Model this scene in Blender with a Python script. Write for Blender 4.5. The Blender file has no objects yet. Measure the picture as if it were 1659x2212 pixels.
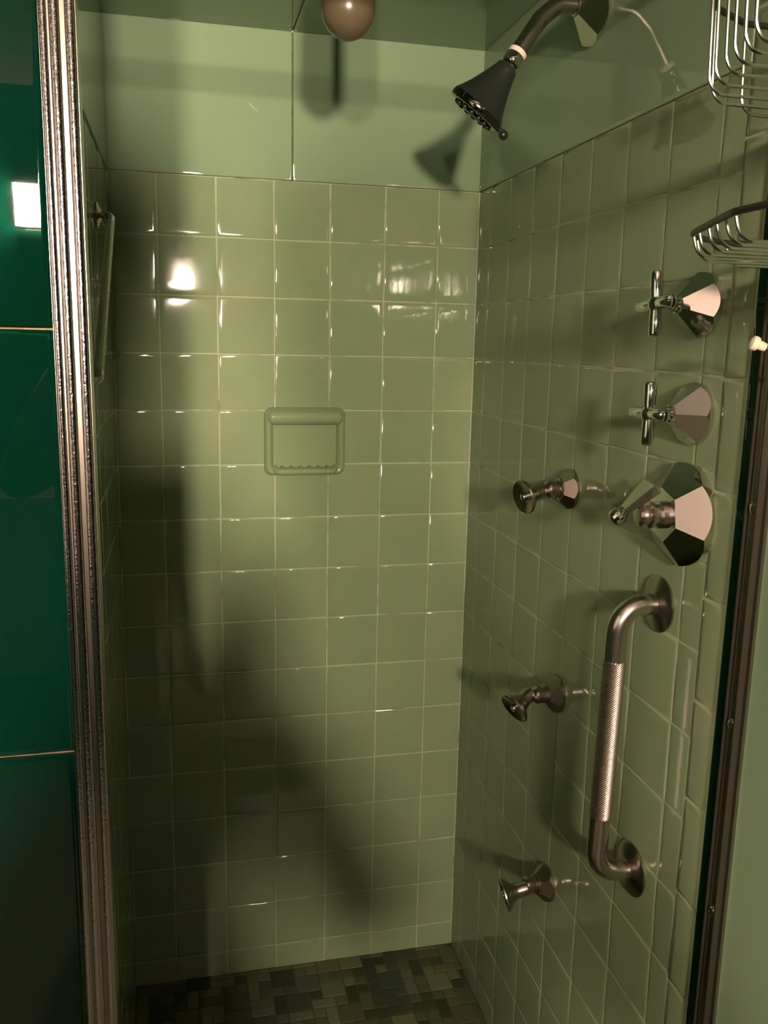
import bpy, bmesh, math, random
from mathutils import Vector, Matrix, Quaternion
random.seed(7)
S = bpy.context.scene
COL = S.collection
ZO = 1.70                      # shower floor is z = 0
PI = math.pi

# ------------------------------------------------------------------ camera
FPX = 1901.5148
CAM = Vector((-0.6013, -1.7713, -0.2969 + ZO))
rt = Vector((0.9741379, -0.2250211, 0.02051486))
up = Vector((0.02331364, 0.19040251, 0.98142924))
fw = Vector((0.22474837, 0.95556914, -0.19072436))
cd = bpy.data.cameras.new('camera'); cam = bpy.data.objects.new('camera', cd); COL.objects.link(cam)
m = Matrix((rt, up, -fw)).transposed().to_4x4(); m.translation = CAM
cam.matrix_world = m
cd.sensor_fit = 'HORIZONTAL'; cd.sensor_width = 36.0; cd.lens = FPX / 1659 * 36.0
cd.clip_start = 0.01
S.camera = cam

# ------------------------------------------------------------------ world, exposure
w = bpy.data.worlds.new('world'); S.world = w; w.use_nodes = True
w.node_tree.nodes['Background'].inputs[0].default_value = (0.5, 0.42, 0.3, 1)
w.node_tree.nodes['Background'].inputs[1].default_value = 0.0
S.view_settings.view_transform = 'Standard'; S.view_settings.look = 'None'
S.view_settings.gamma = 1; S.view_settings.exposure = -0.10; S.view_settings.use_curve_mapping = False
LAMP_RADIANCE = 2000.0
LAMP_COLOR = (1.0, 0.78, 0.60)
S.cycles.max_bounces = 10; S.cycles.glossy_bounces = 6; S.cycles.diffuse_bounces = 5
S.cycles.use_denoising = True

# ------------------------------------------------------------------ materials
def mat(name, col, rough=0.4, metal=0.0, ior=1.5, emis=None, estr=0, bump=0, bscale=50, bdist=0.001,
        attr=False, var=0.0, vscale=4, col2=None, lo=0.35, hi=0.65, bdetail=2, spec=0.5):
    M = bpy.data.materials.new(name); M.use_nodes = True
    nt = M.node_tree; b = nt.nodes['Principled BSDF']
    b.inputs['Base Color'].default_value = (*col, 1)
    b.inputs['Roughness'].default_value = rough
    b.inputs['Metallic'].default_value = metal
    b.inputs['IOR'].default_value = ior
    b.inputs['Specular IOR Level'].default_value = spec
    tc = nt.nodes.new('ShaderNodeTexCoord')
    if emis:
        b.inputs['Emission Color'].default_value = (*emis, 1); b.inputs['Emission Strength'].default_value = estr
    src = None
    if col2:
        n = nt.nodes.new('ShaderNodeTexNoise'); n.inputs['Scale'].default_value = vscale; n.inputs['Detail'].default_value = 5
        nt.links.new(tc.outputs['Object'], n.inputs['Vector'])
        r = nt.nodes.new('ShaderNodeValToRGB')
        r.color_ramp.elements[0].position = lo; r.color_ramp.elements[0].color = (*col, 1)
        r.color_ramp.elements[1].position = hi; r.color_ramp.elements[1].color = (*col2, 1)
        nt.links.new(n.outputs['Fac'], r.inputs['Fac']); src = r.outputs['Color']
        nt.links.new(src, b.inputs['Base Color'])
    if attr:
        a = nt.nodes.new('ShaderNodeAttribute'); a.attribute_name = 'tint'
        mx = nt.nodes.new('ShaderNodeMix'); mx.data_type = 'RGBA'; mx.blend_type = 'MULTIPLY'; mx.inputs[0].default_value = 1
        if src: nt.links.new(src, mx.inputs[6])
        else: mx.inputs[6].default_value = (*col, 1)
        nt.links.new(a.outputs['Color'], mx.inputs[7]); nt.links.new(mx.outputs[2], b.inputs['Base Color'])
    if bump:
        n = nt.nodes.new('ShaderNodeTexNoise'); n.inputs['Scale'].default_value = bscale; n.inputs['Detail'].default_value = bdetail
        nt.links.new(tc.outputs['Object'], n.inputs['Vector'])
        bn = nt.nodes.new('ShaderNodeBump'); bn.inputs['Strength'].default_value = bump; bn.inputs['Distance'].default_value = bdist
        nt.links.new(n.outputs['Fac'], bn.inputs['Height']); nt.links.new(bn.outputs['Normal'], b.inputs['Normal'])
    return M
M_tile = mat('glazed_tile', (0.195, 0.262, 0.145), 0.048, attr=True, bump=0.25, bscale=9, bdist=0.002, bdetail=3, col2=(0.215, 0.268, 0.152), vscale=14)
M_grout = mat('grout', (0.33, 0.37, 0.23), 0.75, col2=(0.19, 0.18, 0.09), vscale=16, lo=0.52, hi=0.68)
M_glass = mat('structural_glass', (0.210, 0.295, 0.180), 0.02, bump=0.10, bscale=3.5, bdist=0.003, bdetail=2)
M_glassd = mat('emerald_glass', (0.001, 0.022, 0.011), 0.012, bump=0.12, bscale=4, bdist=0.003, bdetail=2, col2=(0.002, 0.028, 0.018), vscale=3)
M_joint = mat('joint_black', (0.045, 0.05, 0.02), 0.8, col2=(0.12, 0.12, 0.05), vscale=70)
M_caulk = mat('caulk_cream', (0.55, 0.50, 0.33), 0.6, col2=(0.40, 0.33, 0.18), vscale=30)
M_jointb = mat('joint_tan', (0.55, 0.42, 0.22), 0.8, col2=(0.32, 0.22, 0.10), vscale=60)
M_chrome = mat('chrome', (0.72, 0.70, 0.67), 0.07, metal=1.0)
M_satin = mat('brushed_chrome', (0.55, 0.50, 0.46), 0.22, metal=1.0, bump=0.1, bscale=60)
M_dull = mat('dull_chrome', (0.36, 0.32, 0.275), 0.25, metal=1.0)
M_pit = mat('pitted_chrome', (0.50, 0.455, 0.45), 0.14, metal=1.0, bump=0.55, bscale=330, bdist=0.0006, bdetail=3)
M_dark = mat('dark_wire', (0.05, 0.045, 0.03), 0.35, metal=0.6)
M_wire = mat('chrome_wire', (0.85, 0.80, 0.76), 0.18, metal=1.0, col2=(0.9, 0.85, 0.82), vscale=30)
M_rust = mat('rust', (0.25, 0.12, 0.03), 0.8)
M_black = mat('black_plastic', (0.015, 0.02, 0.014), 0.25, spec=0.5)
M_tape = mat('thread_tape', (0.75, 0.62, 0.55), 0.7)
M_soap = mat('ceramic', (0.195, 0.262, 0.140), 0.08, ior=1.5)
M_knob = mat('porcelain', (0.85, 0.70, 0.50), 0.2)
M_plaster = mat('pink_plaster', (0.46, 0.36, 0.33), 0.6)
M_reflector = mat('reflector_paint', (0.42, 0.35, 0.33), 0.4)  # for the added reflector box on the side wall
M_hood = mat('black_hood', (0.02, 0.02, 0.02), 0.6)
M_knurl = mat('knurled', (.33, .28, .235), .40, metal=1.0)
M_plaster2 = mat('ceiling_plaster', (0.20, 0.18, 0.16), 0.7)
M_globe = mat('lamp_jar', (0.11, 0.085, 0.05), 0.25, bump=0.2, bscale=20, bdist=0.003)
M_floorg = mat('mosaic_grout', (0.06, 0.055, 0.03), 0.8)
M_mosaic = mat('mosaic', (1, 1, 1), 0.5, attr=True, bump=0.2, bscale=120)
M_lamp = mat('lit_shade', (0.8, 0.8, 0.8), 0.5, emis=LAMP_COLOR, estr=LAMP_RADIANCE)
M_cloth = mat('dark_cloth', (0.03, 0.03, 0.035), 0.9)
M_trous = mat('navy_cloth', (0.02, 0.025, 0.05), 0.9)
M_skin = mat('skin', (0.45, 0.26, 0.18), 0.5)
M_hair = mat('hair', (0.03, 0.02, 0.012), 0.6)
M_phone = mat('phone', (0.01, 0.01, 0.01), 0.2)
M_mirror = mat('cabinet', (0.25, 0.16, 0.09), 0.4)

# ------------------------------------------------------------------ mesh builder
class MB:
    def __init__(s): s.v = []; s.f = []; s.sm = []; s.mi = []; s.t = []
    def add(s, vs, fs, smooth=True, mi=0, tint=(1, 1, 1)):
        o = len(s.v); s.v += [tuple(v) for v in vs]
        for f in fs: s.f.append([o + i for i in f]); s.sm.append(smooth); s.mi.append(mi); s.t.append(tint)
    def box(s, a, b, mi=0, tint=(1, 1, 1)):
        x0, x1 = sorted((a[0], b[0])); y0, y1 = sorted((a[1], b[1])); z0, z1 = sorted((a[2], b[2]))
        vs = [(x0,y0,z0),(x1,y0,z0),(x1,y1,z0),(x0,y1,z0),(x0,y0,z1),(x1,y0,z1),(x1,y1,z1),(x0,y1,z1)]
        s.add(vs, [(0,3,2,1),(4,5,6,7),(0,1,5,4),(1,2,6,5),(2,3,7,6),(3,0,4,7)], False, mi, tint)
    def slab(s, o, eu, ev, en, u0, u1, v0, v1, rings, mi=0, tint=(1, 1, 1), tilt=(0, 0), capf=None):
        """cushion-edged plate: rings = [(inset, height)] in the frame o + u*eu + v*ev + h*en"""
        cu, cv = (u0+u1)/2, (v0+v1)/2
        vs = []; fs = []
        for ins, h in rings:
            r = min(ins, 0.49*(u1-u0), 0.49*(v1-v0))
            for (u, v) in ((u0+r, v0+r), (u1-r, v0+r), (u1-r, v1-r), (u0+r, v1-r)):
                hh = h + (tilt[0]*(u-cu) + tilt[1]*(v-cv) if h > 0 else 0)
                vs.append(o + eu*u + ev*v + en*hh)
        n = len(rings)
        for k in range(n-1):
            for j in range(4):
                a, b = 4*k+j, 4*k+(j+1) % 4
                fs.append((a, b, b+4, a+4))
        fs.append(tuple(4*(n-1)+j for j in range(4)))
        s.add(vs, fs, True, mi, tint)
    def lathe(s, o, ax, prof, n=48, mi=0, smooth=True, ref=None):
        """prof = [(r, h)] around the axis"""
        ax = Vector(ax).normalized(); o = Vector(o)
        a = Vector(ref) if ref else (Vector((0, 0, 1)) if abs(ax.z) < 0.9 else Vector((1, 0, 0)))
        e1 = (a - ax*a.dot(ax)).normalized(); e2 = ax.cross(e1)
        vs = []; fs = []; idx = []
        for r, h in prof:
            if r < 1e-6: idx.append([len(vs)]*n); vs.append(o+ax*h)
            else:
                idx.append([len(vs)+j for j in range(n)])
                for j in range(n):
                    t = 2*PI*j/n; vs.append(o+ax*h+(e1*math.cos(t)+e2*math.sin(t))*r)
        for k in range(len(prof)-1):
            for j in range(n):
                j2 = (j+1) % n
                q = [idx[k][j], idx[k][j2], idx[k+1][j2], idx[k+1][j]]
                q2 = []
                for i in q:
                    if i not in q2: q2.append(i)
                if len(q2) > 2: fs.append(q2)
        s.add(vs, fs, smooth, mi)
    def tube(s, pts, r, n=16, mi=0, cap=True, closed=False, flat=None):
        pts = [Vector(p) for p in pts]; m = len(pts)
        rr = r if isinstance(r, (list, tuple)) else [r]*m
        tans = []
        for i in range(m):
            if closed: t = pts[(i+1) % m]-pts[i-1]
            else: t = pts[min(i+1, m-1)]-pts[max(i-1, 0)]
            tans.append(t.normalized())
        a = Vector((0, 0, 1)) if abs(tans[0].z) < 0.9 else Vector((1, 0, 0))
        e1 = (a-tans[0]*a.dot(tans[0])).normalized()
        vs = []; fs = []
        for i in range(m):
            if i: 
                q = tans[i-1].rotation_difference(tans[i]); e1 = q @ e1
                e1 = (e1-tans[i]*e1.dot(tans[i])).normalized()
            e2 = tans[i].cross(e1)
            for j in range(n):
                t = 2*PI*j/n; vs.append(pts[i]+(e1*math.cos(t)+e2*math.sin(t))*rr[i])
        for i in range(m-1 if not closed else m):
            for j in range(n):
                j2 = (j+1) % n; i2 = (i+1) % m
                fs.append((i*n+j, i*n+j2, i2*n+j2, i2*n+j))
        if cap and not closed:
            fs.append(tuple(range(n))[::-1]); fs.append(tuple((m-1)*n+j for j in range(n)))
        s.add(vs, fs, True, mi)
    def build(s, name, mats, parent=None, auto=math.radians(35), bevel=0):
        me = bpy.data.meshes.new(name); me.from_pydata(s.v, [], s.f)
        if not isinstance(mats, (list, tuple)): mats = [mats]
        for M in mats: me.materials.append(M)
        me.polygons.foreach_set('material_index', s.mi)
        me.polygons.foreach_set('use_smooth', s.sm)
        if any(t != (1, 1, 1) for t in s.t):
            at = me.color_attributes.new('tint', 'FLOAT_COLOR', 'CORNER')
            i = 0
            for p, t in zip(me.polygons, s.t):
                for k in p.loop_indices: at.data[k].color = (*t, 1)
        bm = bmesh.new(); bm.from_mesh(me); bmesh.ops.recalc_face_normals(bm, faces=bm.faces)
        for e in bm.edges:
            if len(e.link_faces) == 2 and e.link_faces[0].normal.angle(e.link_faces[1].normal, 0) > auto: e.smooth = False
        bm.to_mesh(me); bm.free()
        o = bpy.data.objects.new(name, me); COL.objects.link(o)
        if parent is not None:
            o.parent = parent; o.matrix_parent_inverse = Matrix.Translation(-parent.matrix_basis.translation) if parent.type == 'EMPTY' and parent.parent is None else Matrix.Identity(4)
        if bevel:
            b = o.modifiers.new('bevel', 'BEVEL'); b.width = bevel; b.segments = 3; b.limit_method = 'ANGLE'
        return o
def struct(o): o['kind'] = 'structure'; return o
def thing(name, label, cat, loc, group=None):
    o = bpy.data.objects.new(name, None); COL.objects.link(o); o.location = loc
    o.empty_display_size = 0.02
    o['label'] = label; o['category'] = cat
    if group: o['group'] = group
    return o
def tag(o, label, cat, group=None):
    o['label'] = label; o['category'] = cat
    if group: o['group'] = group
    return o
def P(x, y, z): return Vector((x, y, z+ZO))      # z measured from the top line of the tiling
def arc(c, e1, e2, r, a0, a1, n): return [Vector(c)+(Vector(e1)*math.cos(a0+(a1-a0)*i/n)+Vector(e2)*math.sin(a0+(a1-a0)*i/n))*r for i in range(n+1)]
def path_round(pts, r, n=8):
    pts = [Vector(p) for p in pts]; out = [pts[0]]
    for i in range(1, len(pts)-1):
        a, b, c = pts[i-1], pts[i], pts[i+1]
        d1 = (a-b).normalized(); d2 = (c-b).normalized()
        th = d1.angle(d2); t = min(r/math.tan(th/2), 0.48*(a-b).length if i > 1 else 0.95*(a-b).length, 0.95*(c-b).length if i == len(pts)-2 else 0.48*(c-b).length)
        p0, p1 = b+d1*t, b+d2*t
        rr = t*math.tan(th/2); cen = b+(d1+d2).normalized()*(rr/math.sin(th/2))
        v0 = p0-cen; v1 = p1-cen; ang = v0.angle(v1)
        for k in range(n+1):
            f = k/n
            out.append(cen+(v0*math.sin((1-f)*ang)+v1*math.sin(f*ang))/math.sin(ang))
    out.append(pts[-1]); return out

X = Vector((1, 0, 0)); Y = Vector((0, 1, 0)); Z = Vector((0, 0, 1))
T = 0.1095; G = 0.0015
XL = -0.7186; YF = -0.921; CEIL = 0.265
U0 = 0.7758; W0 = 0.6117
TH = 0.0022
RINGS = [(0.0, -0.0005), (0.0004, 0.0011), (0.0013, 0.0017), (0.0032, 0.00205), (0.0075, TH), (0.016, TH+0.0001)]
def tile_wall(mb, o, eu, en, ulines, zrows, skip=None, seed=1):
    R = random.Random(seed)
    for i in range(len(ulines)-1):
        for j in range(len(zrows)-1):
            u0, u1 = ulines[i]+G/2, ulines[i+1]-G/2; v1, v0 = zrows[j]-G/2, zrows[j+1]+G/2
            u0 += R.uniform(-.0003, .0003); u1 += R.uniform(-.0003, .0003); v0 += R.uniform(-.0003, .0003)
            if skip and skip(u0, u1, v0, v1): continue
            k = R.uniform(0.95, 1.04); g = R.uniform(-0.012, 0.012)
            mb.slab(o, eu, Z, en, u0, u1, v0, v1, RINGS, 0, (k*(1+g), k, k*(1-g)), (R.gauss(0, .0035), R.gauss(0, .0035)))
zrows = [-T*k for k in range(16)] + [-1.70]
OO = Vector((0, 0, ZO))
# ---- back wall (normal -y); u measured leftwards
mb = MB()
ul = [XL] + sorted([-(U0+k)*T for k in range(6)]) + [0.0]
tile_wall(mb, OO+Y*TH, X, -Y, ul, zrows, seed=3)
mb.box(P(XL-0.05, TH-0.0012, -1.75), P(0.05, 0.06, 0.0), 1)
struct(mb.build('wall_back', [M_tile, M_grout]))
# ---- right wall (normal -x)
mb = MB()
wl = sorted([-(W0+k)*T for k in range(8)])
wl = [-0.8795] + [q for q in wl if q > -0.86] + [0.0]
tile_wall(mb, OO+X*TH, Y, -X, wl, zrows, seed=5)
mb.box(P(TH-0.0012, -0.924, -1.75), P(0.06, 0.0, 0.0), 1)
bull = [0.30] + [0.1817-0.1283*k for k in range(16)]
BR = [(0.0, -0.0005), (0.0006, 0.0030), (0.0022, 0.0052), (0.006, 0.0062), (0.016, 0.0066)]
R = random.Random(4)
for k in range(len(bull)-1):
    k2 = R.uniform(.97, 1.05)
    mb.slab(OO+X*TH, Y, Z, -X, -0.9215, -0.8800, max(bull[k+1]+0.0012, -1.70), bull[k]-0.0012, [(0.0, -0.0005), (0.0004, 0.0011), (0.002, 0.0024), (0.008, 0.003)], 0, (k2*1.03, k2, k2), (0.035, R.gauss(0, .004)))
mb.box(P(TH-0.0012, -0.924, 0.0), P(0.06, -0.878, 0.30), 1)
struct(mb.build('wall_right', [M_tile, M_grout]))
# ---- left wall (normal +x)
mb = MB()
tile_wall(mb, OO+X*(XL-TH), Y, X, [-0.8795] + wl[1:], zrows, seed=6)
mb.box(P(XL-0.06, -0.88, -1.75), P(XL-TH+0.0012, 0.0, 0.0), 1)
struct(mb.build('wall_left', [M_tile, M_grout]))

# ---- glass panels above the tile, and the glass ceiling
GR = [(0.0, -0.004), (0.0, 0.0006), (0.0006, 0.0014), (0.0025, 0.0018), (0.006, 0.0018)]
def glass(mb, o, eu, ev, en, u0, u1, v0, v1, mi=0, tilt=(0, 0)): mb.slab(o, eu, ev, en, u0+.0012, u1-.0012, v0+.0012, v1-.0012, GR, mi, (1, 1, 1), tilt)
mb = MB()
glass(mb, OO, X, Z, -Y, XL, -0.3784, 0.0, CEIL); glass(mb, OO, X, Z, -Y, -0.3784, 0.0, 0.0, CEIL)
mb.box(P(XL, 0.0, 0.0), P(0, 0.04, CEIL), 1)
mb.box(P(XL, -0.0010, CEIL-0.0025), P(0, 0.01, CEIL), 2)
mb.tube([P(-0.3784, -0.0004, 0.0), P(-0.3784, -0.0004, CEIL-.004)], 0.0012, 6, 1)
struct(mb.build('trim_1', [M_glass, M_joint, M_caulk]))
mb = MB()
glass(mb, OO, Y, Z, -X, -0.878, 0.0, 0.0, CEIL)
mb.box(P(0, -0.878, 0), P(0.04, 0, CEIL), 1); mb.box(P(-0.0010, -0.878, CEIL-0.0025), P(0.01, 0, CEIL), 2)
struct(mb.build('trim_2', [M_glass, M_joint, M_caulk]))
mb = MB()
glass(mb, OO+X*XL, Y, Z, X, -0.878, 0.0, 0.0, CEIL)
mb.box(P(XL, -0.878, -0.002), P(XL-0.04, 0, CEIL), 0)
struct(mb.build('trim_3', [M_glass, M_joint]))
mb = MB()
oc = OO+Z*CEIL
glass(mb, oc, X, Y, -Z, XL, -0.3784, -0.90, 0.0); glass(mb, oc, X, Y, -Z, -0.3784, 0.0, -0.90, 0.0)
mb.box(P(XL-.05, -0.90, CEIL), P(0.05, 0.05, CEIL+0.04), 1)
struct(mb.build('ceiling', [M_glass, M_joint]))

# ---- mosaic floor
mb = MB(); R = random.Random(11)
cell = 0.0262; nx = int(0.72/cell)+2; ny = int(0.95/cell)+2
occ = [[False]*ny for _ in range(nx)]
pal = [(.17, .165, .085), (.15, .14, .07), (.13, .125, .065), (.19, .18, .10), (.055, .065, .03), (.045, .05, .022), (.075, .085, .045), (.10, .11, .06)]
cells = [(i, j) for i in range(nx) for j in range(ny)]
for i, j in cells:
    if occ[i][j]: continue
    opts = [(1, 1), (1, 1), (2, 1), (1, 2), (2, 2), (2, 2)]
    a, b = R.choice(opts)
    if i+a > nx or j+b > ny or any(occ[i+p][j+q] for p in range(a) for q in range(b)): a = b = 1
    for p in range(a):
        for q in range(b): occ[i+p][j+q] = True
    t = R.choice(pal[4:]) if (R.random() < (0.55 if a*b < 3 else 0.28)) else R.choice(pal[:4])
    k = R.uniform(.85, 1.15)
    x0 = XL+i*cell; y0 = -0.93+j*cell
    x1 = min(x0+a*cell, 0.0); y1 = min(y0+b*cell, 0.0)
    if x1-x0 < .006 or y1-y0 < .006: continue
    mb.slab(Vector((0, 0, 0.0)), X, Y, Z, x0+.001, x1-.001, y0+.001, y1-.001, [(0, -.001), (.0003, .0012), (.0015, .0018), (.004, .002)], 1, (t[0]*k*.52, t[1]*k*.60, t[2]*k*.55), (R.gauss(0, .01), R.gauss(0, .01)))
mb.box((XL-.05, -0.95, -0.05), (0.05, 0.05, 0.0), 0)
struct(mb.build('floor', [M_floorg, M_mosaic]))
mb = MB(); mb.box((XL, -0.985, -0.05), (0.0, -0.93, 0.11))
struct(mb.build('trim_4', M_tile, bevel=0.006))

# ---- bathroom beyond the opening
BX0, BY0, BZ1 = -1.75, -3.55, 0.75
WZ = 0.44
mb = MB()      # front wall left of the opening: emerald glass panels
FY = -0.88
hs = [-1.70-0.02, -1.566, -1.1415, -0.7165, -0.2921, 0.265, 0.75]
for a, b in zip(hs[:-1], hs[1:]):
    glass(mb, OO+Y*FY-Y*(.0125 if abs(b-0.265) < .01 else .006), X, Z, -Y, -0.95, -0.712, a, b, 0, (-0.020, 0.022 if abs(b-0.265) < .01 else 0.0))
    glass(mb, OO+Y*FY, X, Z, -Y, -1.75, -0.96, a, b)
for h in hs[1:-1]: mb.box(P(-1.75, FY-0.0013, h-0.0016), P(-0.712, FY+.004, h+0.0016), 1)
mb.box(P(-1.80, FY, -1.75), P(-0.712, FY+0.05, 0.75), 2)
struct(mb.build('wall_front', [M_glassd, M_jointb, M_joint]))
mb = MB()      # lintel over the opening
mb.box(P(-0.712, -0.93, 0.235), P(0.05, -0.88, 0.75))
struct(mb.build('trim_5', M_glass))
mb = MB()      # dark glass strip and bathroom wall right of the opening
mb.box(P(0.0, -0.960, -1.75), P(0.06, -0.9245, 0.75))
struct(mb.build('trim_6', M_glassd))
mb = MB(); mb.box(P(0.0, -1.45, -1.75), P(0.06, -0.960, 0.75))
struct(mb.build('wall_side', M_glass))
mb = MB(); mb.box(P(1.1, BY0, -1.75), P(1.16, -1.39, 0.75)); mb.box(P(0.0605, -1.45, -1.75), P(1.1, -1.39, 0.75))
struct(mb.build('wall_far_right', M_glassd))
mb = MB(); mb.box(P(BX0+.003, -2.15, -0.80), P(BX0+.10, -1.10, 0.30))
tag(mb.build('pink_reflector', M_reflector, bevel=.004), 'pale pink reflector box added on the side wall behind the camera', 'cabinet')  # added box, gives the chrome facets a pink surface to reflect
mb = MB(); mb.box(P(BX0-.06, BY0, -1.75), P(BX0, FY, WZ), 0); mb.box(P(BX0-.06, BY0, WZ), P(BX0, FY, BZ1), 1)
struct(mb.build('wall_far_left', [M_glassd, M_glassd]))
mb = MB(); mb.box(P(BX0, BY0-.06, -1.75), P(1.16, BY0, WZ), 0); mb.box(P(BX0, BY0-.06, WZ), P(1.16, BY0, BZ1), 1)
struct(mb.build('wall_behind', [M_glassd, M_plaster]))
mb = MB(); mb.box(P(BX0, BY0, BZ1), P(1.16, -0.82, BZ1+.05))
struct(mb.build('ceiling_bathroom', M_plaster2))
mb = MB(); mb.box(P(BX0-.06, BY0-.06, -1.80), P(1.16, -0.95, -1.70))
struct(mb.build('floor_bathroom', M_floorg))

# ------------------------------------------------------------------ vanity light (behind the camera, mirrored in the tiles)
L = thing('vanity_light', 'black vanity light bar with two lit square lenses behind the camera', 'light', P(-0.78, -3.50, 0.02))
mb = MB(); mb.box(P(-1.05, -3.545, -0.02), P(-0.50, -3.52, 0.06)); mb.build('backplate', M_chrome, L, bevel=.004)
for cx, dd in ((-0.605, 0.17), (-0.955, 0.38)):
    a, b, c0, c1 = cx-0.078, cx+0.078, -0.045, 0.095
    mb = MB()
    mb.box(P(a, -3.52, c0), P(b, -3.38, c0+.003)); mb.box(P(a, -3.52, c1-.003), P(b, -3.38, c1))
    mb.box(P(b-.003, -3.52, c0), P(b, -3.405+dd, c1)); mb.build('light_block_hood', M_hood, L)  # added hood; its long right side keeps lamp light off the right wall
    mb = MB(); mb.box(P(a+.003, -3.415, c0+.003), P(b-.003, -3.4055, c1-.003)); mb.build('lens', M_lamp, L)
mb = MB(); mb.box(P(-1.3, -3.54, -1.5), P(-0.3, -3.2, -0.85))
tag(mb.build('vanity_cabinet', M_mirror, bevel=.004), 'brown vanity cabinet under the light bar behind the camera', 'cabinet')

# ------------------------------------------------------------------ shower frame
def profile_bar(mb, prof, z0, z1, mi=0, smooth=True):
    n = len(prof); vs = [Vector((x, y, z0)) for x, y in prof]+[Vector((x, y, z1)) for x, y in prof]
    mb.add(vs, [(i, (i+1) % n, n+(i+1) % n, n+i) for i in range(n)], smooth, mi)
    mb.add(vs[:n], [tuple(range(n))], False, mi); mb.add(vs[n:], [tuple(range(n))], False, mi)
def ridge(x0, x1, y0, h, n=10):
    c = (x0+x1)/2; r = (x1-x0)/2
    return [(c-r*math.cos(PI*i/n), y0-h*math.sin(PI*i/n)) for i in range(n+1)]
J = thing('shower_jamb', 'tall ribbed chrome door jamb standing against the emerald glass wall', 'door frame', P(-0.695, -0.89, -1.70))
mb = MB(); mb.box(P(-0.7125, -0.892, -1.585), P(-0.6810, -0.862, 0.235)); mb.build('channel', M_dull, J)
for (a, b, h, mm) in ((-0.7122, -0.7052, 0.0022, M_pit), (-0.7038, -0.6945, 0.0030, M_pit), (-0.6905, -0.6815, 0.0030, M_pit)):
    mb = MB(); profile_bar(mb, ridge(a, b, -0.892, h, 16), -1.585+ZO, 0.235+ZO); mb.build('rib', mm, J)

J = thing('shower_jamb', 'dark narrow chrome door jamb screwed to the wall beside the bullnose tiles', 'door frame', P(0, -0.966, -1.70))
mb = MB(); mb.box(P(-0.004, -0.980, -1.585), P(0, -0.949, 0.235)); mb.build('channel', M_dull, J)
mb = MB(); profile_bar(mb, [(-0.004, -0.9505), (-0.009, -0.9510), (-0.009, -0.9525), (-0.004, -0.953)], -1.585+ZO, 0.235+ZO, 0, False); mb.build('rib', M_dark, J)
mb = MB(); mb.box(P(-0.0052, -0.9695, -1.585), P(-0.004, -0.9540, 0.235)); mb.build('face_strip', M_satin, J)
mb = MB(); profile_bar(mb, [(-0.004, -0.9705), (-0.011, -0.9715), (-0.011, -0.9735), (-0.004, -0.9745)], -1.585+ZO, 0.235+ZO, 0, False); mb.build('rib', M_dark, J)
for zs in (-0.4643, -0.7106, -0.9451):
    mb = MB(); mb.lathe(P(-0.0045, -0.962, zs), (-1, 0, 0), [(0.0066, 0), (0.0066, .0012), (0.0054, .0034), (0.0028, .0046), (0, .005)], 24)
    mb.build('screw', M_chrome, J)
mb = MB(); mb.box(P(-0.680, -0.896, 0.127), P(-0.011, -0.888, 0.135))
tag(mb.build('header_rail', M_satin, bevel=.003), 'chrome rail across the top of the shower opening', 'rail')

# ------------------------------------------------------------------ ceiling lamp
Lx, Ly = -0.3665, -0.500
L = thing('ceiling_lamp', 'unlit brownish glass jar lamp hanging from the green glass ceiling', 'lamp', P(Lx, Ly, CEIL))
mb = MB(); mb.lathe(P(Lx, Ly, CEIL-0.002), (0, 0, -1), [(0, 0), (0.052, 0), (0.052, 0.010), (0.044, 0.018), (0.036, 0.022), (0.030, 0.026), (0, 0.026)], 48); mb.build('base', M_satin, L)
mb = MB()
pr_ = [(0.030, 0.022), (0.034, 0.030), (0.036, 0.045), (0.0365, 0.075), (0.0365, 0.124)]
for i in range(1, 13):
    a = PI/2*i/12; pr_.append((0.0365*math.cos(a) if i < 12 else 0, 0.124+0.040*math.sin(a)))
mb.lathe(P(Lx, Ly, CEIL), (0, 0, -1), pr_, 56); mb.build('glass_jar', M_globe, L)

# ------------------------------------------------------------------ soap dish
sx0, sx1, sz1, sz0 = -0.4355, -0.2715, -0.4315, -0.5680
D = thing('soap_dish', 'square green ceramic soap dish with rolled hood set in the tiled wall', 'soap dish', P((sx0+sx1)/2, 0, sz0))
def rrect(x0, x1, z0, z1, r, n=8):
    pts = []
    for (cx, cz, a0) in ((x1-r, z1-r, 0), (x0+r, z1-r, PI/2), (x0+r, z0+r, PI), (x1-r, z0+r, 1.5*PI)):
        for i in range(n+1):
            a = a0+PI/2*i/n; pts.append((cx+r*math.cos(a), cz+r*math.sin(a)))
    return pts
def loft(mb, rings, capend=True, mi=0):
    n = len(rings[0]); vs = [v for r_ in rings for v in r_]; fs = []
    for k in range(len(rings)-1):
        for j in range(n): fs.append((k*n+j, k*n+(j+1) % n, (k+1)*n+(j+1) % n, (k+1)*n+j))
    if capend: fs.append(tuple((len(rings)-1)*n+j for j in range(n)))
    mb.add(vs, fs, True, mi)
mb = MB(); rings = []
for ins, y, r in ((0, -0.001, .016), (0, -0.006, .016), (.002, -0.0115, .015), (.0055, -0.0145, .013), (.009, -0.0145, .011), (.0125, -0.0125, .009), (.0155, -0.008, .008), (.018, -0.003, .007), (.026, -0.0022, .005)):
    rings.append([P(x, y, z) for x, z in rrect(sx0+ins, sx1-ins, sz0+ins*0.9, sz1-ins, r)])
loft(mb, rings); mb.build('frame', M_soap, D)
mb = MB(); pts = []; n = 22      # hood: a fat roll with rounded ends
hx0, hx1, hz, hr = sx0+0.006, sx1-0.006, sz1-0.0190, 0.0150
ps = []; rs = []
for i in range(9): a = PI/2*i/8; ps.append(P(hx0+0.011-0.011*math.cos(a), -0.009, hz)); rs.append(max(hr*(0.25+0.75*math.sin(a)), .001))
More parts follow.
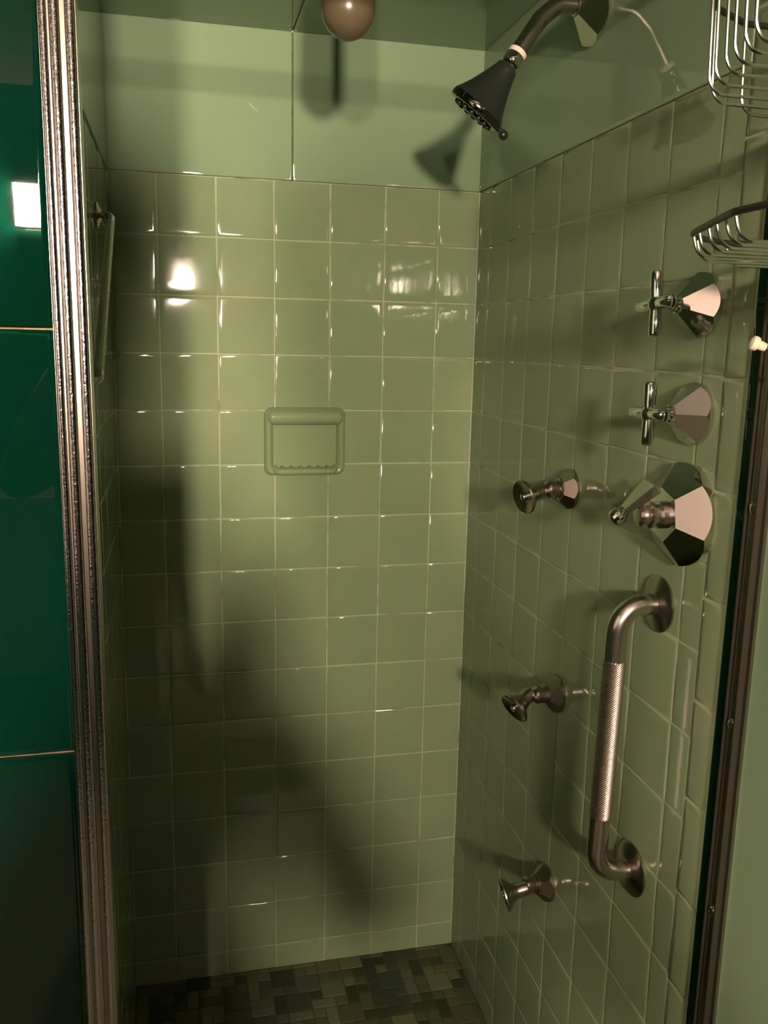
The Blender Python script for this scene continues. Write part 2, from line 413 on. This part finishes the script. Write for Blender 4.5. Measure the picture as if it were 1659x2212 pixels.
for i in range(9): a = PI/2*i/8; ps.append(P(hx1-0.011+0.011*math.sin(a), -0.009, hz)); rs.append(max(hr*(0.25+0.75*math.cos(a)), .001))
mb.tube(ps, rs, 28); mb.build('hood', M_soap, D)
mb = MB()                        # tray lip with drain ridges
lp = path_round([P(sx0+.020, -.002, sz0+.014), P(sx0+.024, -.017, sz0+.0085), P(sx1-.024, -.017, sz0+.0085), P(sx1-.020, -.002, sz0+.014)], .012, 6)
mb.tube(lp, .0068, 16)
mb.box(P(sx0+.022, -.016, sz0+.008), P(sx1-.022, -.002, sz0+.0125))
for i in range(6):
    xx = sx0+.036+i*(sx1-sx0-.072)/5
    mb.tube([P(xx, -.003, sz0+.0155), P(xx, -.014, sz0+.0150), P(xx, -.021, sz0+.0125)], [.0045, .0045, .0022], 10)
mb.build('tray', M_soap, D)

# ------------------------------------------------------------------ faceted escutcheon
def facet_bell(mb, c, ax, R, r0, h, n=6, rot=0.0, rimh=0.004, mi=0, sub=14):
    """n flat facets falling from a central polygon (inner radius r0, height h) to a round rim (radius R)"""
    ax = Vector(ax).normalized(); e1 = (Z-ax*Z.dot(ax)).normalized(); e2 = ax.cross(e1)
    q0 = r0; slope = (h-rimh)/(R-q0); N = n*sub; fr = [1, .85, .65, .45, .25, 0]
    o = Vector(c); vs = []; fs = []
    for k, f in enumerate([None]+fr):
        for j in range(N):
            t = rot+PI/n+2*PI*j/N; tt = (t-rot+PI/n) % (2*PI/n)-PI/n; ct = math.cos(tt)
            ri = q0/ct
            r = R if f is None else ri+(R-ri)*f
            hh = 0 if f is None else rimh+slope*(R-r*ct)
            vs.append(o+ax*hh+(e1*math.cos(t)+e2*math.sin(t))*r)
    for k in range(len(fr)):
        for j in range(N): fs.append((k*N+j, k*N+(j+1) % N, (k+1)*N+(j+1) % N, (k+1)*N+j))
    fs.append(tuple(len(fr)*N+j for j in range(N)))
    mb.add(vs, fs, True, mi)
def ebasis(ax):
    ax = Vector(ax).normalized(); e1 = (Z-ax*Z.dot(ax)).normalized(); return ax, e1, ax.cross(e1)
NX = Vector((-1, 0, 0))
# angle 90deg (e2 = -X x Z = +y ?) : e1 = Z, e2 = ax x e1 = (-1,0,0)x(0,0,1) = (0,1,0); facing the room is t = -90deg
def cross_valve(y, z, label, rot, spin):
    V = thing('shower_valve', label, 'faucet', P(0, y, z), 'cross handle valves on the right wall')
    mb = MB(); facet_bell(mb, P(0, y, z), NX, 0.0375, 0.0095, 0.034, 6, rot); mb.build('escutcheon', M_chrome, V, auto=math.radians(8))
    mb = MB()
    mb.lathe(P(0, y, z), NX, [(0.0, 0.030), (0.0095, 0.030), (0.0105, 0.0345), (0.0105, 0.037), (0.0085, 0.0385), (0.0085, 0.043), (0.0072, 0.045), (0.0062, 0.052), (0.0088, 0.058), (0.0098, 0.063), (0.0088, 0.068), (0.005, 0.071), (0, 0.072)], 32)
    mb.build('stem', M_chrome, V)
    for k in range(4):
        a = spin+PI/2*k; d = Z*math.cos(a)+Y*math.sin(a); c = P(-0.0625, y, z)
        mb = MB(); mb.lathe(c, d, [(0.0, .004), (0.0066, .004), (0.0072, .015), (0.0076, .0335), (0.0068, .0360), (0.0040, .0374), (0, .0376)], 24)
        mb.build('spoke', M_chrome, V)
    return V
cross_valve(-0.827, -0.2485, 'upper chrome cross-handle valve just below the wire soap basket', math.radians(-82), math.radians(4))
cross_valve(-0.830, -0.3745, 'lower chrome cross-handle valve between the other cross handle and the lever valve', math.radians(-119), math.radians(1))
# lever valve
y, z = -0.826, -0.497
V = thing('lever_valve', 'large chrome lever valve with six-sided domed plate on the right wall', 'faucet', P(0, y, z))
mb = MB(); facet_bell(mb, P(0, y, z), NX, 0.0635, 0.0290, 0.032, 6, math.radians(-78), rimh=.005); mb.build('escutcheon', M_chrome, V, auto=math.radians(8))
mb = MB(); mb.lathe(P(0, y, z), NX, [(0, .03), (0.017, .03), (0.017, .038), (0.0135, .041), (0.0135, .046), (0.0165, .0475), (0.0165, .051), (0.012, .053), (0.012, .056), (0.0145, .058), (0.0135, .062), (0.010, .065), (0, .0655)], 40)
mb.build('stem', M_satin, V)
mb = MB()
a0, a1 = P(-0.048, y-0.004, z+0.036), P(-0.084, y+0.002, z+0.003)
dr = (a1-a0).normalized(); sd = dr.cross(Vector((0, 1, 0))).normalized(); wd = dr.cross(sd).normalized()
rings = []
for f, hw, ht_ in ((0, .0155, .010), (0.05, .016, .0115), (0.5, .0115, .0095), (0.93, .0065, .0065), (1.0, .006, .006)):
    c = a0.lerp(a1, f); rings.append([c+wd*hw+sd*ht_*.4, c+sd*ht_, c-wd*hw+sd*ht_*.4, c-wd*hw-sd*ht_*.7, c+wd*hw-sd*ht_*.7])
n5 = 5; vs = [v for r_ in rings for v in r_]; fs = [(k*n5+j, k*n5+(j+1) % n5, (k+1)*n5+(j+1) % n5, (k+1)*n5+j) for k in range(4) for j in range(n5)]
fs += [tuple(range(5)), tuple(20+j for j in range(5))]
mb.add(vs, fs, True); mb.lathe(a1, dr, [(0, -.005), (.0060, -.005), (.0078, 0), (.0105, .003), (.0115, .008), (.0100, .013), (.005, .0160), (0, .0165)], 28)
mb.build('lever', M_chrome, V, auto=math.radians(20))

# ------------------------------------------------------------------ body sprays
def body_spray(y, z, label, aim, cen):
    V = thing('body_spray', label, 'shower jet', P(0, y, z), 'body spray jets down the right wall')
    mb = MB(); facet_bell(mb, P(0, y, z), NX, 0.0315, 0.0165, 0.020, 6, math.radians(-80), rimh=.003); mb.build('wall_flange', M_dull, V, auto=math.radians(8))
    mb = MB(); mb.lathe(P(0, y, z), NX, [(0, .014), (.0165, .014), (.0175, .020), (.0175, .0225), (.0145, .024), (.0150, .0262), (.0150, .0275), (.0140, .0285), (.0145, .0345), (.0150, .0385), (.0142, .0400), (.0120, .043), (.009, .045), (0, .0455)], 40)
    mb.build('collar', M_dull, V)
    a = Vector(aim).normalized(); c = P(*cen)
    mb = MB(); mb.lathe(c, a, [(0, -.036), (.0118, -.036), (.0128, -.028), (.0122, -.020), (.0140, -.012), (.0190, -.005), (.0250, .000), (.0275, .0035), (.0274, .0055), (.0260, .0070), (.0220, .0060), (.0150, .0030), (.0095, .002), (0, .002)], 44)
    mb.build('nozzle', M_dull, V)
    mb = MB(); mb.lathe(c+a*.002, a, [(0.0062, 0), (.0062, .0042), (.0048, .0066), (0, .0075)], 24); mb.build('button', M_chrome, V)
body_spray(-0.5020, -0.5200, 'top chrome body spray of the three, level with the lever valve', (-1.0, -0.25, -0.22), (-0.0760, -0.505, -0.5300))
body_spray(-0.4990, -0.8640, 'middle chrome body spray of the three, left of the grab bar', (-1.0, -0.35, -0.60), (-0.0740, -0.503, -0.8800))
body_spray(-0.5050, -1.2080, 'lowest chrome body spray of the three, nearest the floor', (-1.0, 0.12, -0.30), (-0.0740, -0.507, -1.2190))

# ------------------------------------------------------------------ grab bar on the right wall
def grab_bar(label, f1, f2, nrm, stand, r, knurl, bend=0.035, mats=(M_dull, M_satin), fr=0.0375, grip=None):
    V = thing('grab_bar', label, 'grab bar', f1)
    n_ = Vector(nrm)
    for f in (f1, f2):
        mb = MB(); mb.lathe(f, n_, [(fr, 0), (fr, .0025), (fr-.0025, .0045), (fr*.6, .0060), (fr*.5, .0075), (r+.0012, .0085), (r, .009)], 48)
        mb.build('wall_flange', mats[0], V)
    p = path_round([f1+n_*.004, f1+n_*stand, f2+n_*stand, f2+n_*.004], bend, 14)
    mb = MB(); mb.tube(p, r, 28); mb.build('tube', mats[1], V)
    a, b = (f1+n_*stand).lerp(f2+n_*stand, knurl[0]), (f1+n_*stand).lerp(f2+n_*stand, knurl[1])
    ax = (b-a).normalized(); Lh = (b-a).length; e1 = n_.copy(); e2 = ax.cross(e1)
    N, K = 44, int(Lh/0.0016); vs = []; fs = []
    for k in range(K+1):
        for j in range(N):
            rr = r-.0002+(.0008 if (k+j) % 2 else 0)
            if k in (0, K): rr = r
            t = 2*PI*j/N; vs.append(a+ax*Lh*k/K+(e1*math.cos(t)+e2*math.sin(t))*rr)
    for k in range(K):
        for j in range(N): fs.append((k*N+j, k*N+(j+1) % N, (k+1)*N+(j+1) % N, (k+1)*N+j))
    mb = MB(); mb.add(vs, fs, False); mb.build('knurled_grip', grip or M_knurl, V)
    return V
grab_bar('upright chrome grab bar with knurled grip below the lever valve', P(0, -0.783, -0.624), P(0, -0.770, -1.012), (-1, 0, 0), 0.056, 0.0140, (0.19, 0.775))

# ------------------------------------------------------------------ grab bar on the left wall
grab_bar('slim sloping grab bar with knurled grip seen end-on beside the ribbed jamb', P(XL, -0.285, -0.115), P(XL, -0.640, -0.352), (1, 0, 0), 0.0225, 0.0062, (0.05, 0.96), 0.010, (M_dull, M_satin), 0.020, M_wire)

# ------------------------------------------------------------------ shower head
y = -0.49
H = thing('overhead_shower', 'black shower head on curved chrome arm at the top of the right wall', 'shower head', P(0, y, 0.180))
mb = MB(); facet_bell(mb, P(0, y, 0.180), NX, 0.050, 0.0135, 0.032, 6, math.radians(-60)); mb.build('wall_flange', M_chrome, H, auto=math.radians(8))
mb = MB()
pa = path_round([P(-.01, y, .1815), P(-0.060, y, .1800), P(-0.086, y, 0.158), P(-0.1215, y, 0.1055)], 0.032, 12)
mb.tube(pa, 0.0122, 24); mb.lathe(P(-.0295, y, .181), NX, [(.0122, 0), (.0148, 0), (.0148, .005), (.0122, .006)], 32)
mb.build('arm', M_dull, H)
ad = Vector((-0.55, 0, -0.835)).normalized(); A0 = P(-0.1190, y, 0.1090)
mb = MB(); mb.lathe(A0-ad*.0045, ad, [(.0122, 0), (.0136, .001), (.0136, .007), (.0122, .008)], 32); mb.build('tape_ring', M_tape, H)
mb = MB(); mb.lathe(A0+ad*.0035, ad, [(0, 0), (.0135, 0), (.0140, .002), (.0140, .012), (.0125, .0145), (.0085, .016), (.0085, .021), (0, .021)], 32); mb.build('swivel_nut', M_chrome, H)
hd = Vector((-0.560, 0.30, -0.80)).normalized(); A1 = A0+ad*.019
mb = MB(); mb.lathe(A1, hd, [(0, 0), (.0105, 0), (.0150, .0035), (.0165, .007), (.0170, .010), (.0235, .028), (.0310, .046), (.0370, .058), (.0405, .064), (.0430, .0675)], 56); mb.build('body', M_black, H)
mb = MB(); mb.lathe(A1, hd, [(.0430, .0675), (.0438, .0705), (.0438, .0755), (.0425, .0785), (.0400, .0795), (0, .0795)], 56)
R = random.Random(2); e1 = hd.cross(Y).normalized(); e2 = hd.cross(e1)
mb.build('face_ring', mat('black_chrome', (.16, .15, .13), .12, metal=1.0), H)
mb = MB()
mb.lathe(A1, hd, [(0, .079), (.018, .079), (.018, .083), (.016, .0835), (0, .0835)], 36)
for k in range(14):
    t = 2*PI*k/14; c = A1+(e1*math.cos(t)+e2*math.sin(t))*.029
    mb.lathe(c, hd, [(.0042, .078), (.0042, .083), (.003, .0842), (0, .0844)], 12)
mb.build('nozzle_plate', M_black, H)
mb = MB(); tdir = Vector((0.80, -0.1, -0.60)).normalized()
tb = A1+hd*.0715+e1*0
s_ = -1 if e1.x < 0 else 1
b0 = A1+hd*.0715+e1*s_*.041; b1 = A1+hd*.0745+e1*s_*.0525
mb.tube([b0, b1], .0035, 12)
c = b1; mb.lathe(c-(b1-b0).normalized()*.006, b1-b0, [(0, 0)]+[(.0072*math.sin(PI*i/12), .0072-.0072*math.cos(PI*i/12)) for i in range(1, 12)]+[(0, .0144)], 24)
mb.build('flow_lever', M_black, H)

# ------------------------------------------------------------------ two-tier wire basket
prof = [(-1.0050, 0.0965), (-1.0310, 0.1435), (-1.0550, 0.1620), (-1.0810, 0.1730), (-1.1085, 0.1820), (-1.1330, 0.1910), (-1.1580, 0.1995), (-1.1800, 0.2065)]
YC = -1.2055
prof += [(2*YC-a, b) for a, b in reversed(prof)]
V = thing('wire_caddy', 'two-tier chrome wire basket with dark rims on the wall at the right edge', 'shower caddy', P(0, YC, -0.22))
def basket(name, zb, zr, taper, parent, lab=None):
    B = MB(); rim = [P(-0.012, prof[0][0]+.002, zr)]
    rim += [P(-b, a, zr) for a, b in prof]
    rim += [P(-0.012, prof[-1][0]-.002, zr)]
    B.tube(path_round(rim, 0.012, 5), 0.0028, 12); B.tube([P(-.012, prof[0][0]+.002, zr), P(-.012, prof[-1][0]-.002, zr)], .0028, 12)
    for yy in (-1.09, -1.32): B.tube([P(-.012, yy, zr), P(0, yy, zr)], .004, 10)
    o = B.build(name, M_dark, parent)
    for a, b in prof:
        mb = MB(); bb = b-taper
        mb.tube(path_round([P(-b, a, zr), P(-bb, a, zb), P(-.014, a, zb), P(-.012, a, zr)], 0.0155, 8), 0.0015, 8)
        mb.build('wire', M_wire, o)
    return o
basket('upper_basket', -0.0863, -0.0105, 0.003, V)
basket('lower_basket', -0.2200, -0.2000, 0.006, V)
mb = MB()
for yy in (-1.19, -1.22): mb.tube([P(-.012, yy, -.24), P(-.012, yy, .06)], .002, 10)
mb.build('back_frame', M_wire, V)

# ------------------------------------------------------------------ porcelain knob
K = thing('knob_hook', 'small cream porcelain knob on a thin metal stem by the wire basket', 'hook', P(0, -1.003, -0.345))
k0 = P(-0.0525, -1.000, -0.2915); kd = Vector((-0.80, 0.25, 0.30)).normalized(); k1 = k0-kd*.012
mb = MB(); mb.lathe(k1, kd, [(0, -.001), (.0040, 0), (.0046, .004), (.0045, .007), (.0068, .0085), (.0074, .0115), (.0066, .0142), (.0035, .0156), (0, .016)], 32); mb.build('knob', M_knob, K)
mb = MB(); mb.tube([k1+kd*.003, k1-kd*.006, P(-.018, -1.003, -.325), P(0, -1.003, -.345)], .0015, 10)
mb.build('stem', M_satin, K)
mb = MB(); mb.lathe(P(0, -1.003, -.345), NX, [(.009, 0), (.009, .002), (.004, .004), (0, .004)], 24); mb.build('plate', M_satin, K)

# ------------------------------------------------------------------ the photographer, standing behind the camera
def skin_mesh(name, verts, edges, radii, M, parent, sub=2):
    me = bpy.data.meshes.new(name); me.from_pydata([tuple(v) for v in verts], edges, [])
    o = bpy.data.objects.new(name, me); COL.objects.link(o)
    s = o.modifiers.new('skin', 'SKIN'); s.use_smooth_shade = True
    for sv, r in zip(me.skin_vertices[0].data, radii): sv.radius = (r, r) if not isinstance(r, tuple) else r
    me.skin_vertices[0].data[0].use_root = True
    q = o.modifiers.new('sub', 'SUBSURF'); q.levels = sub; q.render_levels = sub
    me.materials.append(M)
    if parent: o.parent = parent; o.matrix_parent_inverse = Matrix.Translation(-parent.location)
    return o
px, py = -0.675, -2.04
F = thing('person', 'person in dark clothes holding up a phone behind the camera', 'person', P(px, py, -1.70))
vs = [P(px, py, -.80), P(px, py, -.60), P(px, py+.01, -.42), P(px, py+.01, -.34), P(px, py+.015, -.26), P(px, py+.02, -.20), P(px, py+.025, -.115), P(px, py+.01, -.035),
      P(px+.105, py, -.385), P(px+.245, py+.04, -.66), P(px+.150, py+.17, -.46),
      P(px-.125, py, -.385), P(px-.235, py+.05, -.63), P(px-.03, py+.17, -.48),
      P(px+.09, py, -.93), P(px+.10, py+.01, -1.27), P(px+.10, py-.02, -1.62), P(px+.10, py+.10, -1.67),
      P(px-.09, py, -.93), P(px-.10, py+.01, -1.27), P(px-.10, py-.02, -1.62), P(px-.10, py+.10, -1.67)]
ed = [(0,1),(1,2),(2,3),(3,4),(4,5),(5,6),(6,7),(2,8),(8,9),(9,10),(2,11),(11,12),(12,13),(0,14),(14,15),(15,16),(16,17),(0,18),(18,19),(19,20),(20,21)]
ra = [(.15,.11),(.14,.10),(.16,.11),(.11,.08),.06,.06,(.078,.09),(.070,.08),.060,.045,.032,.060,.045,.032,.085,.06,.042,.035,.085,.06,.042,.035]
skin_mesh('body', vs, ed, ra, M_cloth, F)
mb = MB(); mb.lathe(P(px, py-.005, -.045), Vector((0, -.3, 1)), [(.088*math.sin(PI*i/14), -.088*math.cos(PI*i/14)*1.15) for i in range(6, 15)], 28)
mb.build('hair', M_hair, F)
for sx, wx in ((1, px+.150), (-1, px-.03)):
    wpos = P(wx, py+.17, -.46 if sx > 0 else -.48); c = P(CAM.x+sx*.045, CAM.y-.055, -.33)
    vs = [wpos, c]; ed = [(0, 1)]; ra = [.026, (.032, .016)]
    for k in range(4):
        f1 = c+Vector((-sx*.008, .012+.004*k, .045-.022*k)); f2 = f1+Vector((-sx*.022, .008, .002)); i = len(vs)
        vs += [f1, f2]; ed += [(1, i), (i, i+1)]; ra += [.009, .008]
    t1 = c+Vector((-sx*.012, -.018, .03)); vs += [t1, t1+Vector((-sx*.02, -.002, .015))]; ed += [(1, len(vs)-2), (len(vs)-2, len(vs)-1)]; ra += [.011, .009]
    skin_mesh('hand', vs, ed, ra, M_skin, F, 1)
mb = MB(); mb.box(P(CAM.x-.036, CAM.y-.030, -.375), P(CAM.x+.036, CAM.y-.022, -.235))
tag(mb.build('phone', M_phone, bevel=.003), 'black phone held up just behind the viewpoint', 'phone')
